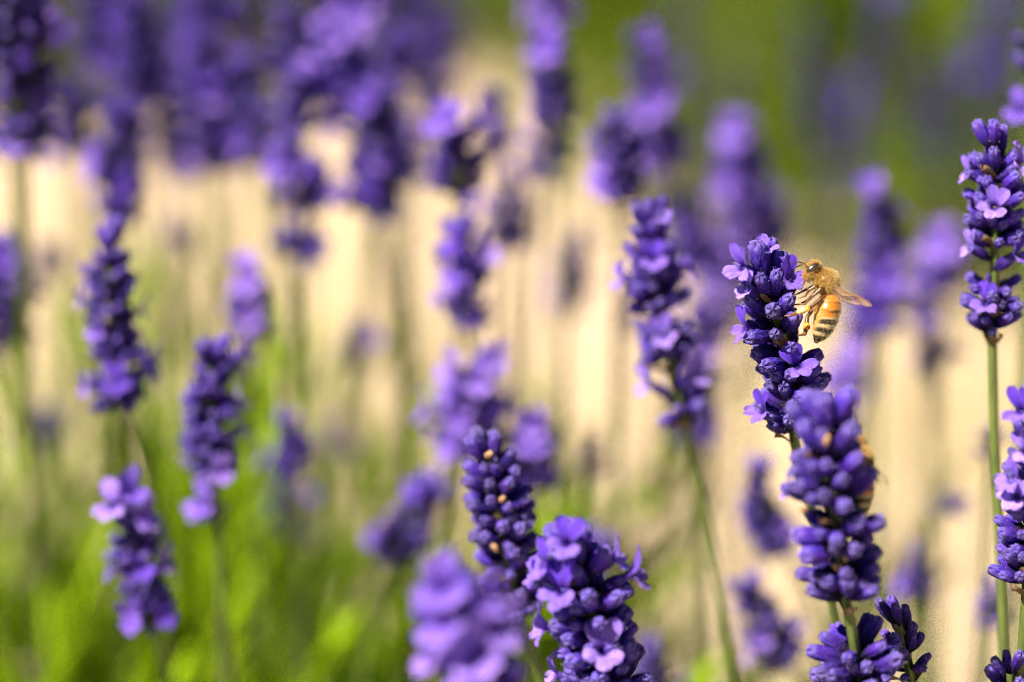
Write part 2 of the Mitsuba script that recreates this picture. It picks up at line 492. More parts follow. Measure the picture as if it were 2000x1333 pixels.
# in focus and nearly so, on the right
bee_spike, bee_axis = spike('sharp purple lavender spike that the golden bee clings to', [(1492, 492, .450), (1510, 600, .452), (1540, 700, .455), (1548, 835, .460)],
    [(1575, 950, .465), (1625, 1180, .475), (1650, 1333, .482)], r=6.6, detail='hi', segs=((0, .44), (.49, .70), (.74, 1)), tier=2.8, n_bud=9, bud=1.05, seed=1, tone=0.5, avoid=((1608, 640, 44), (1596, 560, 32)),
    fl=((1447, 520), (1493, 484, .8, .3), (1542, 540, 1.0), (1452, 640), (1558, 712), (1488, 800), (1455, 560, .8)))
spike('large lavender spike in front, a second bee half hidden at its right edge', [(1608, 800, .424), (1625, 950, .428), (1652, 1160, .436), (1672, 1268, .440), (1682, 1345, .443)],
    None, r=6.7, detail='hi', segs=((0, .34), (.385, .50), (.545, .665), (.845, 1)), tier=2.7, n_bud=10, bud=1.1, seed=2, tone=0.6, withered=((1614, 860), (1570, 995), (1652, 1085)),
    fl=((1535, 955, .7),), avoid=((1692, 940, 26), (1690, 970, 26)))
spike('loose lavender spike left of the bee on a long bare green stem', [(1262, 405, .493), (1280, 560, .496), (1308, 715, .499), (1336, 812, .502)],
    [(1375, 990, .508), (1432, 1340, .520)], r=6.0, detail='hi', segs=((0, .44), (.56, .72), (.90, 1)), tier=2.7, n_bud=10, seed=4, tone=0.55,
    fl=((1217, 545), (1275, 505), (1338, 525), (1296, 655), (1290, 415, .8), (1265, 750), (1358, 730)))
spike('tall tiered lavender spike at the right edge with a bare gap between two clusters', [(1945, 250, .461), (1946, 450, .464), (1938, 645, .468)],
    [(1940, 800, .470), (1952, 1050, .472), (1962, 1340, .476)], r=5.3, detail='hi', segs=((0, .52), (.70, 1)), tier=2.8, n_bud=11, seed=6, tone=0.6,
    fl=((1888, 335, .8), (1942, 402), (1992, 320), (1893, 480, .8), (1988, 495), (1925, 590)))
spike('lavender spike cut by the right edge of the picture, with pale open flowers', [(2022, 790, .440), (2018, 950, .443), (2006, 1135, .448)], None, r=5.8, detail='hi', tier=2.7, n_bud=10, seed=7, tone=0.6,
    fl=((1992, 800), (1975, 935), (1984, 970), (2005, 880)))
spike('small cluster of buds in the bottom right corner', [(1972, 1270, .452), (1976, 1380, .456)], None, r=4.8, detail='hi', tier=2.7, n_bud=9, seed=8)
spike('small dark young spike with bright buds on its right side, low at the right', [(1742, 1172, .450), (1760, 1240, .452), (1774, 1305, .454)], [(1785, 1345, .456)], r=4.6, detail='hi', tier=2.6, n_bud=8, seed=9, tone=0.5, bud=0.95)
spike('dark budded spike at bottom centre with a few peach coloured withered flowers', [(945, 855, .470), (975, 1000, .474), (1010, 1185, .479)], [(1040, 1280, .482), (1060, 1345, .485)], r=6.4, detail='hi',
    segs=((0, .55), (.6, .78), (.88, 1)), tier=2.7, n_bud=10, seed=10, tone=0.5, withered=((955, 888), (982, 975), (967, 1070)))
spike('spike at bottom centre crowded with pale violet open flowers', [(1112, 1050, .435), (1150, 1180, .439), (1190, 1345, .444)], None, r=6.9, detail='hi', tier=2.7, n_bud=10, seed=11, tone=0.6, bud=1.05,
    fl=((1106, 1060, 1.1), (1062, 1102, 1.1), (1100, 1155, 1.35), (1236, 1122, 1.1), (1062, 1225), (1178, 1272, 1.3), (1083, 1318), (1205, 1090, .9), (1045, 1120, .9)), withered=((1155, 1180),))

# the nearest, blurred before the focus
spike('blurred near spike with broad pale lilac flowers at the bottom edge, left of centre', [(872, 1135, .390), (900, 1230, .392), (950, 1360, .395)], None, r=7.6, detail='mid', tier=2.9, n_bud=8, seed=12, tone=0.7,
    fl=((866, 1150, 1.2), (950, 1172), (868, 1215, 1.3), (838, 1285), (965, 1235, 1.2), (925, 1290, 1.3), (1000, 1230), (905, 1320, 1.2)))

# behind the focus, from left to right
B = [
    ('tall dark spike cut by the left edge at mid height', [(4, 470, .52), (14, 660, .535)], [(40, 820, .55), (105, 1200, .60)], 6.5, dict(fl=((28, 545), (8, 505)), tone=.45)),
    ('dark indigo spike in the top left corner with two bright flowers', [(62, -30, .535), (50, 290, .56)], None, 7.0, dict(fl=((74, 205), (38, 280), (110, 50)), tone=.3)),
    ('dark violet tangle at the top left edge above the corner spike', [(15, -60, .53), (20, 120, .545)], None, 6.5, dict(tone=.25)),
    ('slim spike with one pale flower on its left, above the dark long spike', [(240, 205, .52), (230, 425, .535)], None, 5.6, dict(fl=((185, 335), (190, 310)), tone=.45)),
    ('long dark spike at left with a separate lower whorl and one lilac flower beside it', [(212, 440, .483), (218, 600, .487), (232, 795, .494)], [(270, 860, .50), (300, 1000, .52)], 5.1, dict(segs=((0, .72), (.84, 1)), fl=((290, 715), (225, 745)), tone=.42, n_bud=12)),
    ('stout dark spike left of centre, lit on its left side', [(415, 668, .482), (410, 800, .486), (418, 915, .490)], [(428, 1050, .497), (432, 1340, .51)], 5.1, dict(fl=((478, 688),), tone=.42, n_bud=13)),
    ('single pale oval flower hanging below the stout dark spike', [(418, 980, .49), (422, 1010, .492)], None, 3.5, dict(fl=((402, 985, 1.2), (398, 995, 1.1)), tone=.5, n_bud=3)),
    ('short spike at lower left topped by two bright lilac flowers', [(238, 955, .478), (268, 1090, .483), (300, 1225, .489)], [(330, 1340, .50)], 4.6, dict(fl=((222, 990, 1.2), (280, 1012), (256, 960)), tone=.42, n_bud=12)),
    ('little round topped purple head in the tan strip left of centre', [(483, 520, .56), (490, 640, .57)], None, 5.4, dict(fl=((480, 545, 1.2), (486, 620)), tone=.7)),
    ('small purple head above the green leaves left of centre', [(562, 805, .56), (572, 915, .57)], None, 4.8, dict(tone=.7)),
    ('grey violet faded head beside the small purple one', [(662, 815, .66), (660, 880, .67)], None, 4.2, dict(tone=.2)),
    ('broad blurred violet spike at upper left, middle one of a tight group', [(402, 70, .61), (420, 320, .635)], None, 6.8, dict(fl=((420, 190, 1.2),), tone=.5)),
    ('dim violet spike at the left of the tight upper left group', [(335, 190, .64), (345, 335, .655)], None, 6.0, dict(tone=.4)),
    ('dim violet spike at the right of the tight upper left group', [(478, 115, .63), (462, 315, .65)], None, 6.0, dict(tone=.4)),
    ('deep violet narrow spike crossing the top edge left of the tight group', [(262, -20, .62), (280, 200, .645)], None, 6.5, dict(tone=.6)),
    ('violet spike cut by the top edge above the tight group', [(395, -40, .65), (402, 90, .665)], None, 6.5, dict(tone=.6)),
    ('large dark spike at upper centre left with bright spots on its shaded side', [(742, 160, .522), (728, 420, .540)], [(712, 700, .57)], 6.6, dict(fl=((716, 192), (656, 255), (738, 312), (750, 340, .7)), tone=.3, n_bud=11)),
    ('dark round head left of the large dark upper spike', [(592, 135, .528), (586, 235, .535)], None, 6.4, dict(tone=.5)),
    ('spike with two bright lilac flowers and a dark trailing whorl, upper centre left', [(560, 270, .522), (595, 400, .53), (588, 490, .535)], [(578, 700, .56)], 6.4, dict(segs=((0, .62), (.78, 1)), fl=((545, 322, 1.2), (632, 368, 1.2), (565, 345)), tone=.45)),
    ('lilac spike behind the large dark upper spike', [(640, 65, .59), (695, 210, .61)], None, 7.5, dict(fl=((648, 75), (690, 140), (720, 185)), tone=.8)),
    ('violet spike cut by the top edge near the centre left', [(690, -60, .60), (715, 40, .61)], None, 6.8, dict(tone=.75, fl=((715, 15),))),
    ('soft purple head right of the lilac spike at the top', [(768, 60, .63), (775, 150, .64)], None, 6.5, dict(tone=.7)),
    ('purple head with pale lilac tips at upper centre', [(895, 245, .55), (892, 375, .56)], None, 7.0, dict(fl=((858, 240), (945, 228), (880, 235)), tone=.45)),
    ('slim spike below the pale tipped head, ending in a dark point', [(900, 430, .538), (912, 520, .543), (905, 635, .55)], [(960, 760, .57)], 5.6, dict(fl=((896, 530, 1.1), (945, 490), (885, 470)), tone=.6)),
    ('dim violet spike between the upper centre heads', [(998, 330, .61), (1000, 470, .62)], None, 5.6, dict(tone=.6)),
    ('dark spike with a bright round crown at the top, right of centre', [(1068, 65, .575), (1082, 215, .585)], None, 6.2, dict(fl=((1064, 95, 1.3), (1075, 70)), tone=.35)),
    ('dim lower whorls under the bright crowned spike', [(1082, 245, .59), (1062, 340, .60)], None, 6.0, dict(tone=.6)),
    ('spike crossing the top edge above the bright crowned spike', [(1078, -50, .62), (1082, 25, .63)], None, 5.6, dict(tone=.75)),
    ('narrow spike with a grey green tip at the top, right of centre', [(1255, 70, .60), (1268, 190, .61)], None, 5.6, dict(tone=.4)),
    ('lilac lower whorl of the grey tipped spike', [(1268, 195, .61), (1290, 300, .62)], None, 6.6, dict(tone=.75, fl=((1262, 215), (1285, 205)))),
    ('violet spike with one bright flower at its foot, above the loose spike', [(1202, 225, .555), (1205, 390, .57)], None, 6.4, dict(tone=.55, fl=((1185, 358, 1.2), (1175, 350, .9)))),
    ('faint purple streak of a narrow spike in the tan centre', [(1138, 450, .66), (1104, 600, .68)], None, 4.4, dict(tone=.6)),
    ('tall blurred spike with a bright round top flower, right of centre', [(1440, 240, .635), (1462, 480, .66)], None, 5.4, dict(tone=.75, fl=((1434, 262, 1.3), (1425, 255), (1400, 375), (1450, 358), (1430, 370)))),
    ('wide soft lilac head left of the tall blurred spike', [(1335, 395, .67), (1362, 540, .685)], None, 6.6, dict(tone=.9, fl=((1340, 440), (1360, 470), (1320, 430)))),
    ('soft lilac head low behind the sharp bee spike', [(1432, 440, .68), (1450, 560, .69)], None, 6.6, dict(tone=.9, fl=((1450, 470), (1420, 480)))),
    ('deep violet blurred spike above and right of the bee', [(1720, 375, .57), (1722, 495, .58)], None, 6.0, dict(tone=.55)),
    ('violet head with a bright flower directly right of the bee', [(1716, 520, .58), (1700, 650, .59)], None, 7.0, dict(tone=.65, fl=((1722, 548, 1.3), (1735, 560)))),
    ('round bright violet blur between the bee and the right edge', [(1835, 455, .61), (1836, 540, .62)], None, 5.6, dict(tone=.8, fl=((1835, 478, 1.4), (1825, 490, 1.2), (1845, 492, 1.2)))),
    ('soft purple head below the round bright blur', [(1815, 645, .60), (1822, 725, .605)], None, 6.0, dict(tone=.7)),
    ('pale lilac blurred head under the bee', [(1668, 655, .63), (1655, 775, .64)], None, 6.0, dict(tone=.8, fl=((1672, 690),))),
    ('blurred violet spike close behind the loose whorl', [(1372, 600, .58), (1362, 730, .59), (1362, 865, .60)], None, 5.6, dict(tone=.6)),
    ('hooked blurred spike left of the large front spike', [(1475, 905, .555), (1478, 985, .56), (1530, 1060, .565)], None, 5.4, dict(tone=.6)),
    ('dark headed spike with lit purple lower half, bottom right of centre', [(1458, 1140, .503), (1485, 1200, .506), (1535, 1290, .51)], [(1570, 1345, .515)], 5.6, dict(tone=.4, n_bud=9)),
    ('small soft purple head in the tan area at lower right', [(1800, 1078, .56), (1785, 1165, .57)], None, 4.6, dict(tone=.6)),
    ('tiny purple head on a side shoot at right, before the tan ground', [(1870, 960, .565), (1852, 1000, .57)], [(1805, 1015, .575), (1802, 1340, .60)], 3.6, dict(tone=.6)),
    ('small dim head in the tan area at the centre', [(1170, 850, .575), (1156, 920, .58)], None, 4.2, dict(tone=.55)),
    ('wide lilac head behind the dark budded spike', [(935, 715, .545), (905, 870, .555)], None, 8.6, dict(tone=.75, fl=((880, 720), (965, 705), (935, 745), (835, 800), (985, 790), (900, 820)))),
    ('bright violet head just right of the wide lilac head', [(1042, 825, .55), (1034, 950, .56)], None, 6.0, dict(tone=.75, fl=((1042, 860, 1.3), (1040, 835)))),
    ('leaning dim purple head left of the dark budded spike', [(860, 945, .56), (812, 1000, .565), (765, 1085, .57)], None, 6.0, dict(tone=.6, fl=((815, 955),))),
    ('soft purple head behind the spike crowded with open flowers', [(1165, 1045, .55), (1150, 1120, .556)], None, 5.4, dict(tone=.6)),
    ('dim purple head at the bottom edge right of the flowery spike', [(1262, 1250, .55), (1275, 1350, .557)], None, 5.4, dict(tone=.55)),
    ('purple buds peeping in at the top of the right edge', [(2010, 60, .485), (2012, 140, .49)], None, 3.2, dict(tone=.5)),
    ('pale flower peeping in at the right edge above the tiered spike', [(2012, 190, .485), (2014, 245, .488)], None, 4.6, dict(tone=.6, fl=((1992, 215, 1.0),))),
    ('small violet spike behind the bare stem at lower right', [(1950, 1128, .495), (1938, 1210, .50)], None, 3.6, dict(tone=.65)),
    ('little dark bud behind the bare stem at right', [(1932, 825, .53), (1930, 880, .535)], None, 3.4, dict(tone=.5)),
    ('faint dark head on a thin stalk in the tan strip', [(712, 635, .62), (690, 700, .63)], None, 3.8, dict(tone=.2)),
    ('faint grey head at left in front of the tan ground', [(88, 470, .66), (100, 540, .67)], None, 4.0, dict(tone=.1)),
    ('faint pinkish grey head between the dark long spike and the round topped head', [(350, 415, .65), (352, 480, .66)], None, 4.0, dict(tone=.3)),
    ('faint mauve head low at the far left', [(88, 795, .66), (94, 850, .67)], None, 4.0, dict(tone=.2)),
    ('soft lilac cloud of a head between the tall blurred spike and the bee spike', [(1500, 380, .66), (1490, 480, .67)], None, 6.0, dict(tone=.8, fl=((1490, 410),))),
    ('soft lilac blur directly left of the bee spike', [(1395, 545, .67), (1400, 640, .68)], None, 5.6, dict(tone=.75, fl=((1398, 570),))),
    ('soft mauve blur behind the lower part of the loose spike', [(1240, 560, .66), (1235, 650, .67)], None, 4.6, dict(tone=.6)),
    ('blurred violet head behind the bottom of the bee spike', [(1655, 800, .60), (1645, 900, .61)], None, 5.0, dict(tone=.6)),
    ('mauve blur at right between the bee and the tiered spike', [(1790, 545, .68), (1795, 620, .69)], None, 5.4, dict(tone=.7)),
    ('dim violet spike between the corner spike and the slim spike at upper left', [(140, 150, .63), (150, 300, .65)], None, 5.4, dict(tone=.4)),
    ('deep violet spike at the top edge between the corner spike and the narrow spike', [(185, -20, .64), (190, 110, .66)], None, 5.4, dict(tone=.45)),
    ('violet spike close behind the left side of the round dark head, upper left', [(500, 190, .61), (515, 320, .62)], None, 5.6, dict(tone=.5)),
    ('violet spike filling the space over the dark round head at upper left', [(560, 20, .62), (575, 150, .63)], None, 5.6, dict(tone=.55)),
    ('lilac spike right behind the large dark upper spike, low', [(800, 240, .64), (790, 350, .65)], None, 5.2, dict(tone=.7)),
    ('soft violet spike close to the right of the pale tipped head', [(965, 180, .63), (960, 310, .64)], None, 5.4, dict(tone=.65)),
    ('grey violet faded head low in the green leaves', [(548, 955, .62), (570, 1010, .63)], None, 4.4, dict(tone=.2)),
]
for i, (lab, pts, ex, r, kw) in enumerate(B):
    kw = dict(kw)
    kw.setdefault('n_bud', 8)
    kw.setdefault('pf', 0.34 if kw.get('tone', 0) >= 0.75 else 0.10)
    if kw.get('tone', 0) >= 0.75:
        kw['n_bud'] = 11
    q_ = 0.45 + (pts[0][2] - 0.45) * (1.8 if pts[0][2] < 0.53 else 1.0) - pts[0][2]
    pts = [(x, y, d + q_) for x, y, d in pts]
    ex = [(x, y, d + q_) for x, y, d in ex] if ex else None
    r *= 1 + q_ / pts[0][2]
    spike(lab, pts, ex, r, 'mid', seed=40 + i, **kw)


# ------------------------------------------------------------------ bushes: leaves, and the far spikes
def foliage(n, place, lean, leaf_len, leaf_w, seed, per=14, shoot=0.12):
    """Shoots with narrow leaves in opposite pairs; place(rng) gives a shoot's root and its direction."""
    r = np.random.default_rng(seed)
    parts = []
    for _ in range(n):
        p, d = place(r)
        ln = shoot * r.uniform(0.6, 1.2)
        X = frame(d, r.normal(size=3))
        tone = np.clip(r.normal(0.5, 0.38), 0, 1)
        for k in range(per):
            t = (k + 0.5) / per
            az = (k % 2) * math.pi / 2 + (k // 2) * 1.3 + (k % 2) * math.pi
            rad = X[:, 0] * math.cos(az) + X[:, 1] * math.sin(az)
            dd = unit(d * (0.75 + 0.5 * t) + rad * (0.75 - 0.35 * t) + r.normal(0, 0.08, 3))
            L = leaf_len * r.uniform(0.6, 1.15)
            R = frame(dd, rad)
            parts.append(bake((LEAF[0] * np.array([leaf_w, L, L]), LEAF[1], LEAF[2]), R, p + d * ln * t, 1.0, np.clip(tone + r.normal(0, 0.12), 0, 1)))
        parts.append(bake(tube(np.array([[0, 0, 0], [0, 0, ln * 0.5], [0, 0, ln]]), 0.0007, 4), X, p, 1.0, 0.2))
    return join(parts)


def mound(cx, cy, rx, ry, top, spread=0.6, low=0.5):
    """Shoots root in the outer shell of a low dome."""
    def place(r):
        while True:
            u = r.uniform(-1, 1, 2)
            q = u @ u
            if q < 1:
                break
        dome = math.sqrt(1 - q * q * 0.85)
        z = GROUND + (top - GROUND) * dome * (r.uniform(low, 1.0) ** 0.7)
        d = unit(np.array([u[0] * spread, u[1] * spread, 1.0]) + r.normal(0, 0.16, 3))
        return np.array([cx + u[0] * rx, cy + u[1] * ry, z]), d
    return place


def stalks(n, place, seed):
    r = np.random.default_rng(seed)
    out = []
    for _ in range(n):
        p, d = place(r)
        d = unit(d + [0, 0, 1.2])
        L = r.uniform(0.10, 0.24)
        bend = r.normal(0, 0.012, 3)
        out.append(bake(tube(np.array([p + d * L * t + bend * t * t for t in np.linspace(0, 1, 6)]), np.linspace(0.0012, 0.0008, 6), 5), np.eye(3), np.zeros(3), 1.0, r.uniform(0.05, 0.55)))
    return join(out)


scene['lavender_foliage'] = shape(join([foliage(800, mound(-0.17, 0.18, 0.27, 0.19, -0.205), 0.5, 0.036, 0.0048, 5), stalks(150, mound(-0.22, 0.22, 0.22, 0.22, -0.20), 15)]), 'mat_leaf')
labels['lavender_foliage'] = {'label': 'bright green narrow lavender leaves massed at lower left', 'category': 'foliage', 'kind': 'stuff'}
def blades(n, seed):
    r = np.random.default_rng(seed)
    parts = []
    for _ in range(n):
        y = r.uniform(0.30, 0.95)
        x = r.uniform(-0.20, 0.08) * (y + 0.42) / 0.8
        L = r.uniform(0.22, 0.40)
        d = unit([r.normal(0.10, 0.14), r.normal(0, 0.10), 1])
        R = frame(d, [r.normal(0, .5), -1, 0])
        parts.append(bake((LEAF[0] * np.array([0.0030, L, L]), LEAF[1], LEAF[2]), R, np.array([x, y, ground_z(x, y)]), 1.0, r.uniform(0, 1)))
    return join(parts)


def dry_colour(p, n, uv):
    return mix((0.20, 0.20, 0.045), (0.36, 0.32, 0.12), uv.x)


scene['mat_dry_grass'] = {'type': 'principledthin', 'base_color': proc(dry_colour), 'roughness': 0.6, 'diff_trans': 0.7}
scene['dry_grass'] = shape(blades(26, 31), 'mat_dry_grass')
labels['dry_grass'] = {'label': 'thin yellow green grass blades rising before the tan ground', 'category': 'grass', 'kind': 'stuff'}
scene['lavender_foliage_001'] = shape(foliage(800, mound(0.08, -0.03, 0.36, 0.20, -0.32), 0.5, 0.034, 0.0042, 6), 'mat_leaf')
labels['lavender_foliage_001'] = {'label': 'green lavender leaves low under the sharp spikes at right', 'category': 'foliage', 'kind': 'stuff'}
scene['lavender_foliage_002'] = shape(foliage(1900, mound(0.46, 1.95, 0.43, 0.42, -0.25, 0.6, 0.0), 0.5, 0.045, 0.006, 7, shoot=0.16), 'mat_far_leaf')
labels['lavender_foliage_002'] = {'label': 'olive green mass of the far lavender bush at upper right', 'category': 'foliage', 'kind': 'stuff'}
scene['lavender_foliage_003'] = shape(foliage(1200, mound(-0.52, 2.45, 0.42, 0.42, -0.25, 0.6, 0.0), 0.5, 0.045, 0.006, 8, shoot=0.16), 'mat_far_leaf')
labels['lavender_foliage_003'] = {'label': 'dark olive mass of the far lavender bush at upper left', 'category': 'foliage', 'kind': 'stuff'}


def far_variant(seed, dark=False):
    r = np.random.default_rng(seed)
    H = r.uniform(32, 48)
    parts = []
    for s in np.arange(0.5, H, 3.0):
        tip = max(0, 1 - s / 9)
        n = int(7 * (1 - 0.5 * tip))
        tl = math.radians(15 + 48 * (1 - tip))
        for j in range(n):
            az = r.uniform(0, 6.28)
            d = np.array([math.sin(tl) * math.cos(az), math.sin(tl) * math.sin(az), math.cos(tl)])
            parts.append(bake(BUD_LOW[0], frame(d, [0.1, 0.2, 1]), np.array([0, 0, (H - s) * MM]), r.uniform(1.0, 1.3), r.uniform(0.0, 0.35) if dark else r.uniform(0.2, 0.8)))
            if r.random() < (0.03 if dark else 0.12):
                parts.append(bake(COR_LOW[int(r.integers(3))], frame(d, [0, 0, 1]), np.array([0, 0, (H - s) * MM]) + d * 6 * MM, 1.0, 4.5))
    return shape(join(parts), 'mat_bud'), shape(tube(np.array([[0.02 * (1 - t), 0, -0.72 + 0.73 * t] for t in np.linspace(0, 1, 5)]), 0.0010, 5), 'mat_stem')


FAR = [far_variant(s) for s in range(5)]
FAR_DARK = [far_variant(s, True) for s in range(5, 10)]


def far_spikes(n, cx, cy, rx, ry, top, label, group, seed):
    r = np.random.default_rng(seed)
    for _ in range(n):
        while True:
            u = r.uniform(-1, 1, 2)
            if u @ u < 1:
                break
        z = GROUND + (top - GROUND) * math.sqrt(1 - 0.92 * (u @ u)) + r.uniform(0.10, 0.20)
        key = numbered('lavender_spike')
        labels[key] = {'label': label, 'category': 'flower spike', 'group': group}
        h, st = FAR[int(r.integers(5))]
        R = frame(unit(np.array([u[0] * 0.4, u[1] * 0.4, 1]) + r.normal(0, 0.1, 3)), [0.2, 1, 0]) @ rotz(r.uniform(0, 6.28))
        M = to_world(R, [cx + u[0] * rx, cy + u[1] * ry, z], r.uniform(0.9, 1.2))
        scene[key + '__buds'] = {**h, 'to_world': M}
        labels[key + '__buds'] = {'kind': 'stuff'}
        scene[key + '__stem'] = {**st, 'to_world': M}


MID = 'blurred spikes behind the front rows at upper left'
MIR = 'dim spikes before the green bush at upper right'
for k_, (x, y, d, w_, lab) in enumerate([
        (232, 10, .72, MID, 'heavily blurred dark violet spike in the dark mass left of the tight upper left group'), (345, 0, .72, MID, 'heavily blurred dark violet spike at the top edge above the tight upper left group'),
        (505, 70, .74, MID, 'heavily blurred dark spike just right of the tight upper left group'), (610, 0, .75, MID, 'heavily blurred spike cut by the top edge, left of the lilac spike'),
        (820, 40, .82, MID, 'faint mauve spike at the top edge, left of the bright crowned spike'), (845, 120, .80, MID, 'faint mauve spike above the pale tipped head at upper centre'),
        (1602, 80, .84, MIR, 'oval dark violet blur high in the green at upper right'), (1722, -30, .9, MIR, 'dark violet blur cut by the top edge, above and right of the oval one'),
        (1805, 130, 1.0, MIR, 'pale mauve blur in the green at upper right, above the round bright blur'), (1910, 5, .92, MIR, 'dark violet blur at the top edge near the right corner'),
        (1985, 0, .85, MIR, 'dark blur in the top right corner'), (1690, 230, 1.2, MIR, 'faint greyish blur in the green above the deep violet spike'), (1655, 320, 1.1, MIR, 'dull grey violet blur just left of the deep violet spike'),
        (1410, 130, 1.0, MIR, 'greyish violet blur in the green right of the grey tipped spike'), (1335, 30, .95, MIR, 'greyish violet blur at the top edge right of the grey tipped spike'),
        (1665, 180, .95, MIR, 'grey violet blur under the oval dark violet one at upper right'), (1855, 190, 1.0, MIR, 'mauve blur in the green left of the tiered right edge spike'),
        (1960, 130, 1.0, MIR, 'grey green blur above the tiered right edge spike')]):
    key = numbered('lavender_spike')
    labels[key] = {'label': lab, 'category': 'flower spike', 'group': w_}
    M = to_world(frame(unit([RNG.normal(0, .08), RNG.normal(0, .05), 1]), [0.2, 1, 0]) @ rotz(RNG.uniform(0, 6)), P(x, y, d) - [0, 0, 0.030], 0.95 if w_ is MID else 0.72)
    scene[key + '__buds'] = {**FAR_DARK[k_ % 5][0], 'to_world': M}
    labels[key + '__buds'] = {'kind': 'stuff'}
    scene[key + '__stem'] = {**FAR_DARK[k_ % 5][1], 'to_world': M}


far_spikes(24, 0.46, 1.90, 0.40, 0.38, -0.25, 'dim out of focus lavender spike over the far green bush at upper right', 'spikes of the far bush at upper right', 21)
far_spikes(26, -0.46, 2.45, 0.38, 0.36, -0.25, 'dim out of focus lavender spike over the far olive bush at upper left', 'spikes of the far bush at upper left', 22)


# ------------------------------------------------------------------ the bees
def hull(*balls):
    """Hull of balls (centre, radius or three radii)."""
    out = []
    for c, r in balls:
        s = manifold3d.Manifold.sphere(1.0, 28).scale([float(q) for q in np.broadcast_to(r, 3)]).translate([float(q) for q in c])
        out.append(s)
    return out[0] if len(out) == 1 else manifold3d.Manifold.batch_hull(out)


def chain(pts, radii):
    m = None
    for i in range(len(pts) - 1):
        h = hull((pts[i], radii[i]), (pts[i + 1], radii[i + 1]))
        m = h if m is None else m + h
    return m


def zb(x, y, w=0.0):
    """Bee drawing: pixels of an enlargement (1200 x 1333, from photograph corner 1530,490, 6.667 times) to millimetres about (1600, 590): right, up, away."""
    return np.array([(x / 6.667 - 70) * 0.08, -(y / 6.667 - 100) * 0.08, w])


ABD = np.array([zb(600, 570), zb(598, 650), zb(585, 760), zb(555, 880), zb(515, 1000), zb(462, 1110), zb(415, 1195)])
ABR = np.array([1.15, 1.78, 1.98, 1.90, 1.66, 1.12, 0.20])


def build_bee(label):
    key = numbered('honey_bee')
    labels[key] = {'label': label, 'category': 'bee'}
    return key


def abdomen():
    n = 66
    pts = curve(ABD, n)
    t = np.linspace(0, 1, n)
    s = np.concatenate([[0], np.cumsum(np.linalg.norm(np.diff(ABD, axis=0), axis=1))]); s /= s[-1]
    rad = np.interp(t, s, ABR)
    seg = (t * 6.0) % 1.0
    rad = rad * (1 + 0.05 * (seg - 0.5) * (t < 0.93))
    v, f, _ = tube(pts, rad, 40)
    c = np.repeat(pts, 40, 0)
    v = c + (v - c) * np.array([1.0, 1.0, 1.08])
    a, b = len(v), len(v) + 1
    v = np.vstack([v, pts[0], pts[-1]])
    cap = [[a, (j + 1) % 40, j] for j in range(40)] + [[b, (n - 1) * 40 + j, (n - 1) * 40 + (j + 1) % 40] for j in range(40)]
    m = trimesh.Trimesh(v, np.vstack([f, cap]), process=False)
    m.fix_normals()
    return manifold3d.Manifold(manifold3d.Mesh(np.asarray(m.vertices, np.float32), np.asarray(m.faces, np.uint32)))


HEAD_C, TH_C = zb(385, 255, 0), zb(560, 400, 0)
LEGS = [  # (points, radii): the near side first
    ([zb(560, 560, -1.0), zb(470, 640, -1.7), zb(350, 730, -1.9), zb(255, 775, -1.8), zb(160, 815, -1.5), zb(90, 840, -1.2), zb(20, 850, -0.9)], [0.34, 0.36, 0.30, 0.46, 0.36, 0.13, 0.10]),
    ([zb(540, 470, -1.2), zb(470, 505, -1.9), zb(370, 590, -1.9), zb(300, 660, -1.6), zb(270, 700, -1.4), zb(190, 690, -1.1)], [0.30, 0.32, 0.22, 0.20, 0.13, 0.10]),
    ([zb(470, 440, -0.9), zb(400, 470, -1.6), zb(320, 520, -1.5), zb(280, 590, -1.3), zb(255, 600, -1.1), zb(200, 620, -0.8)], [0.28, 0.24, 0.22, 0.15, 0.11, 0.09]),
    ([zb(560, 560, 1.0), zb(440, 700, 1.6), zb(330, 860, 1.7), zb(310, 1000, 1.4), zb(295, 1080, 1.2), zb(200, 1100, 0.9)], [0.34, 0.34, 0.28, 0.42, 0.28, 0.10]),
    ([zb(540, 470, 1.2), zb(440, 540, 1.9), zb(340, 640, 1.9), zb(220, 700, 1.6), zb(150, 700, 1.4)], [0.30, 0.28, 0.20, 0.14, 0.10]),
    ([zb(470, 440, 0.9), zb(380, 470, 1.6), zb(280, 520, 1.5), zb(200, 560, 1.3), zb(150, 580, 1.1)], [0.28, 0.22, 0.18, 0.12, 0.09]),
]
MOUTH = [([zb(300, 345, -0.3), zb(268, 420, -0.3), zb(240, 505, -0.1)], [0.24, 0.15, 0.07]), ([zb(315, 350, -0.6), zb(335, 420, -0.7)], [0.17, 0.12])]
ANT = [[zb(300, 215, -0.5), zb(275, 170, -0.75), zb(200, 152, -0.9), zb(100, 158, -0.9)], [zb(300, 215, 0.5), zb(262, 180, 0.8), zb(215, 200, 1.1), zb(140, 235, 1.3)]]


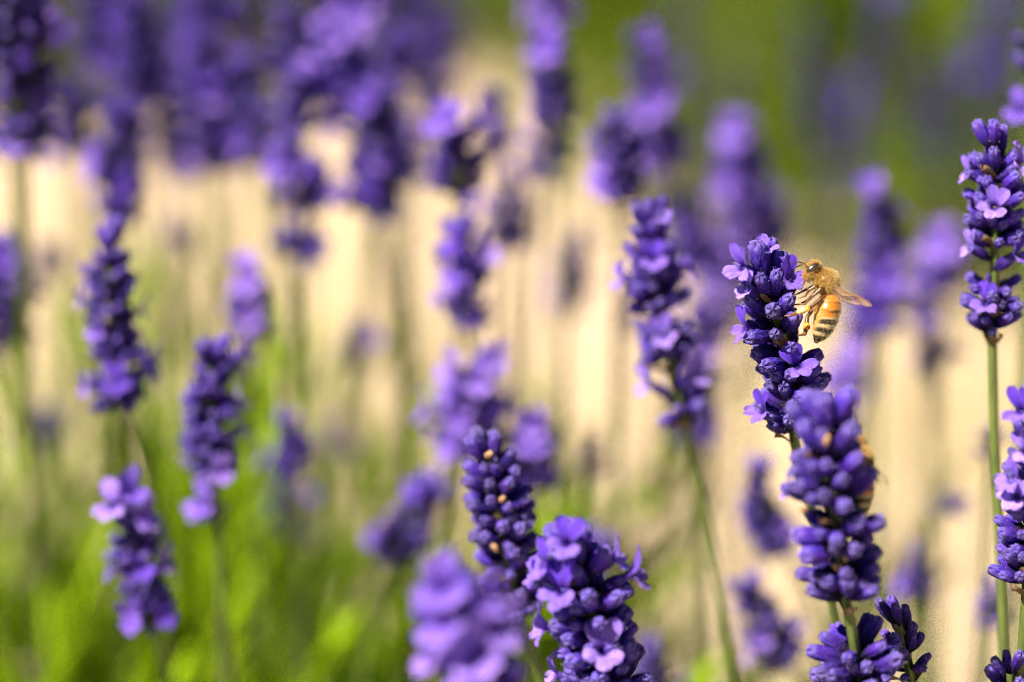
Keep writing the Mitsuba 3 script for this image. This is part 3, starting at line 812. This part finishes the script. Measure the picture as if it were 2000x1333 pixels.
def bee_body():
    m = abdomen()
    m += hull((TH_C, (1.72, 1.66, 1.75)), (zb(590, 470), (1.25, 1.2, 1.35)))
    m += hull((zb(590, 500), 0.8), (zb(600, 585), 0.85))
    head = hull((zb(410, 200), (0.95, 0.75, 1.30)), (zb(360, 280), (1.0, 0.95, 1.40)), (zb(290, 360), (0.45, 0.42, 0.55)))
    m += head + hull((HEAD_C, 0.8), (TH_C, 0.9))
    for p, r in LEGS + MOUTH:
        m += chain(p, r)
    for p in ANT:
        m += chain(p, [0.12, 0.10, 0.085, 0.095])
    m = m.refine_to_length(0.16)
    q = m.to_mesh()
    t = trimesh.Trimesh(q.vert_properties[:, :3], q.tri_verts, process=True)
    trimesh.smoothing.filter_taubin(t, iterations=6)
    v = np.array(t.vertices)
    pts = curve(ABD, 200)
    di = np.linalg.norm(v[:, None, :] - pts[None], axis=2)
    k = di.argmin(1) / 199.0
    inside = di.min(1) < np.interp(k, np.linspace(0, 1, 7), ABR) * 1.25 + 0.12
    inside &= (v[:, 1] < zb(0, 575)[1])
    col = np.tile([0.20, 0.11, 0.035], (len(v), 1))
    # abdomen: orange front, black hind margins, cream hair bands, black tip; the back is darker than the flank
    axisx = np.array([np.interp(k, np.linspace(0, 1, 200), pts[:, j]) for j in range(3)]).T
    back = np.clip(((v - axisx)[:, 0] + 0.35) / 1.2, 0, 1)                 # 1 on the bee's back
    kk = k + 0.030 * (v - axisx)[:, 0]
    nz = meshkit.noise(v * 5) - 0.5
    kk = kk + 0.010 * nz
    orange, amber, cream, black = np.array([0.70, 0.26, 0.025]), np.array([0.66, 0.22, 0.012]), np.array([0.62, 0.50, 0.27]), np.array([0.018, 0.012, 0.010])
    ab = np.empty_like(v)
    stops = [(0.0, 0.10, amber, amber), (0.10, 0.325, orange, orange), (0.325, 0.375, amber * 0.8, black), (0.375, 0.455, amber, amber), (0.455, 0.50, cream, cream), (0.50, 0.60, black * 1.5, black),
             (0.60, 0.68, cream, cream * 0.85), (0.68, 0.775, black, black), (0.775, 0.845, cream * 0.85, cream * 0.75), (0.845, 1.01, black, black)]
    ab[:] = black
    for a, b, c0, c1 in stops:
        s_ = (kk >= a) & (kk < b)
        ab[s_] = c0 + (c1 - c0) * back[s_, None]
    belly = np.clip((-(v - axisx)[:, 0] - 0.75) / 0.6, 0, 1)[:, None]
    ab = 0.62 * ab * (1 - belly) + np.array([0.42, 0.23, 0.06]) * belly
    col = np.where(inside[:, None], ab, col)

    def near(p, r):
        return np.linalg.norm(v - p, axis=1) < r
    col[~inside & (np.linalg.norm(v - TH_C, axis=1) < 2.0)] = [0.26, 0.16, 0.05]
    for li, (p, r) in enumerate(LEGS):
        for i in range(len(p) - 1):
            for u in np.linspace(0, 1, 8):
                c = p[i] * (1 - u) + p[i + 1] * u
                sel = near(c, r[i] * (1 - u) + r[i + 1] * u + 0.10) & ~inside & (np.linalg.norm(v - TH_C, axis=1) > 1.75)
                col[sel] = [0.50, 0.40, 0.18] if (li == 0 and i == 3) else [0.075, 0.030, 0.010] if i < 3 else [0.13, 0.055, 0.018]
    for p, r in MOUTH:
        for c in p:
            col[near(c, 0.45)] = [0.10, 0.045, 0.018]
    for p in ANT:
        for i in range(3):
            for u in np.linspace(0, 1, 6):
                col[near(p[i] * (1 - u) + p[i + 1] * u, 0.2)] = [0.05, 0.022, 0.012]
    return t, col, inside, k


def bee_fur(t, inside, k):
    r = np.random.default_rng(77)
    pts, fi = trimesh.sample.sample_surface(t, 42000, seed=5)
    nor = t.face_normals[fi]
    vi = t.faces[fi, 0]
    ins, kk = inside[vi], k[vi]
    dth = np.linalg.norm(pts - TH_C, axis=1)
    dhd = np.linalg.norm(pts - HEAD_C, axis=1)
    legs = np.ones(len(pts))
    prob = np.where(ins, np.where(kk < 0.14, 0.35, 0.10), np.where(dth < 2.05, 1.0, np.where(dhd < 1.9, 0.55, 0.05)))
    eye = np.linalg.norm((pts - zb(368, 235, -1.05)) / np.array([1, 1, 1.0]), axis=1) < 1.0
    prob = np.where(eye, 0.05, prob)
    keep = r.random(len(pts)) < prob
    v, c, f = [], [], []
    for p, n, i_, d1, d2, q in zip(pts[keep], nor[keep], ins[keep], dth[keep], dhd[keep], kk[keep]):
        thorax = (not i_) and d1 < 2.05
        ln = r.uniform(0.35, 0.85) if thorax else r.uniform(0.2, 0.5) if not i_ and d2 < 1.9 else r.uniform(0.12, 0.3)
        d = unit(n + r.normal(0, 0.32, 3) + np.array([0.12, -0.35, 0]) * (1 if i_ else 0.6))
        a = unit(np.cross(d, r.normal(size=3))) * 0.020
        b = unit(np.cross(d, a)) * 0.020
        j = len(v)
        v += [p + a, p - 0.5 * a + 0.87 * b, p - 0.5 * a - 0.87 * b, p + d * ln]
        f += [[j, j + 1, j + 3], [j + 1, j + 2, j + 3], [j + 2, j, j + 3]]
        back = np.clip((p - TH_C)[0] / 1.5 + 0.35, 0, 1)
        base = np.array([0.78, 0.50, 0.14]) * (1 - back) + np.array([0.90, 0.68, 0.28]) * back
        if i_:
            base = np.array([0.70, 0.55, 0.28])
        base = base * r.uniform(0.44, 0.72)
        c += [base * 0.8] * 3 + [base]
    return np.array(v), np.array(f), np.clip(np.array(c), 0, 0.95)


def wing(outline_lead, outline_trail, w0, w1, veins):
    """A membrane between a leading and a trailing edge, corrugated; and its veins as fine tubes."""
    a, b = curve(outline_lead, 24), curve(outline_trail, 24)
    v, uv = [], []
    for i in range(24):
        for j, q in enumerate(np.linspace(0, 1, 9)):
            p = a[i] * (1 - q) + b[i] * q
            p = p + np.array([0, 0, w0 + (w1 - w0) * i / 23 + 0.08 * math.sin(q * 9 + i * 0.2) * math.sin(math.pi * min(1, i / 23 + 0.1))])
            v.append(p); uv.append([q, i / 23])
    v = np.array(v).reshape(24, 9, 3)
    vt = [tube(v[:, 0], np.linspace(0.085, 0.05, 24), 6), tube(v[:, 8], 0.022, 5)]
    for c0, c1, r0, r1 in veins:
        rows = np.linspace(r0, r1, 14)
        cols = np.linspace(c0, c1, 14)
        line = np.array([v[int(round(x)), int(round(y))] for x, y in zip(rows, cols)])
        line = curve(line[np.r_[True, np.linalg.norm(np.diff(line, axis=0), axis=1) > 1e-6]], 16)
        vt.append(tube(line, 0.036, 5))
    return (v.reshape(-1, 3), grid_faces(9, 24, False), np.array(uv)), join(vt)


body, body_col, ins_, k_ = bee_body()
fur_v, fur_f, fur_c = bee_fur(body, ins_, k_)
fore = wing([zb(520, 350, -1.2), zb(640, 425, -1.5), zb(760, 510, -1.8), zb(930, 590, -2.1), zb(1060, 655, -2.3), zb(1122, 712, -2.4)],
            [zb(535, 400, -1.2), zb(640, 500, -1.5), zb(760, 590, -1.9), zb(920, 600, -2.3), zb(1010, 700, -2.5), zb(1118, 730, -2.45)], 0.0, 0.0,
            [(2, 1, 0, 23), (4, 3, 0, 22), (6, 6, 0, 18), (1, 5, 9, 12), (3, 7, 13, 16), (2, 6, 17, 19)])
hind = wing([zb(560, 450, -1.1), zb(660, 530, -1.3), zb(800, 600, -1.5), zb(900, 640, -1.6), zb(985, 690, -1.7)],
            [zb(565, 480, -1.0), zb(650, 570, -1.1), zb(740, 630, -1.2), zb(860, 690, -1.4), zb(975, 705, -1.65)], 0.0, 0.0, [(3, 3, 0, 21), (6, 5, 0, 17), (2, 6, 10, 13)])


def flip(m):
    v = m[0].copy()
    v[:, 2] *= -1
    v[:, 0] += 0.15
    return v, m[1][:, ::-1], m[2]


def eye_mesh(w):
    m = trimesh.creation.icosphere(subdivisions=3)
    u, o = unit([0.80, 0.58, 0]), unit([-0.58, 0.80, 0])
    R = np.stack([u, o, [0, 0, 1]], 1)
    v = (m.vertices * np.array([1.12, 0.55, 0.55])) @ R.T + zb(372, 232, w)
    return v, m.faces, np.zeros((len(v), 2))


def pollen(p, s):
    m = trimesh.creation.icosphere(subdivisions=3)
    v = m.vertices * (0.8 + 0.4 * meshkit.fbm(m.vertices * 2.5)[:, None]) * s + p
    return v, m.faces, np.zeros((len(v), 2))


BEE_PARTS = [('eye', eye_mesh(-1.12), 'mat_eye'), ('eye', eye_mesh(1.12), 'mat_eye'),
             ('pollen_load', pollen(zb(305, 755, -2.02), np.array([0.36, 0.46, 0.3])), 'mat_pollen'), ('pollen_load', pollen(zb(322, 985, 1.3), np.array([0.5, 0.62, 0.5])), 'mat_pollen'),
             ('fore_wing', fore, 'mat_wing'), ('hind_wing', hind, 'mat_wing'), ('fore_wing', (flip(fore[0]), flip(fore[1])), 'mat_wing'), ('hind_wing', (flip(hind[0]), flip(hind[1])), 'mat_wing')]


def bee(label, R, p, small=False):
    key = build_bee(label)
    M = to_world(R, p, MM)
    if 'bee_body' not in cache:
        cache['bee_body'] = mikit.ply(body, 'mat_bee', smooth=True, color=body_col)
        cache['bee_fur'] = mikit.ply((fur_v, fur_f), 'mat_fur', smooth=False, color=fur_c)
        for i, (n, m, b) in enumerate(BEE_PARTS):
            if 'wing' in n:
                cache[f'bee{i}'], cache[f'bee{i}v'] = shape(m[0], b), shape(m[1], 'mat_vein')
            else:
                cache[f'bee{i}'] = shape(m, b)
    scene[key + '__body'] = {**cache['bee_body'], 'to_world': M}
    scene[key + '__fur'] = {**cache['bee_fur'], 'to_world': M}
    labels[key + '__fur'] = {'kind': 'stuff'}
    for i, (n, m, b) in enumerate(BEE_PARTS):
        pk = numbered(key + '__' + n)
        scene[pk] = {**cache[f'bee{i}'], 'to_world': M}
        if 'wing' in n:
            scene[pk + '__veins'] = {**cache[f'bee{i}v'], 'to_world': M}
            labels[pk + '__veins'] = {'kind': 'stuff'}
    return key


CAMR = np.stack([RIGHT, UP, FWD], 1)
bee('golden honey bee with striped abdomen clinging to the side of the sharp lavender spike', CAMR, P(1600, 590, .4460))
a_ = math.radians(82)
ROT2 = CAMR @ np.array([[math.cos(a_), 0, math.sin(a_)], [0, 1, 0], [-math.sin(a_), 0, math.cos(a_)]])
bee('brown bee mostly hidden behind the right edge of the large front spike', ROT2, P(1676, 935, .4365))
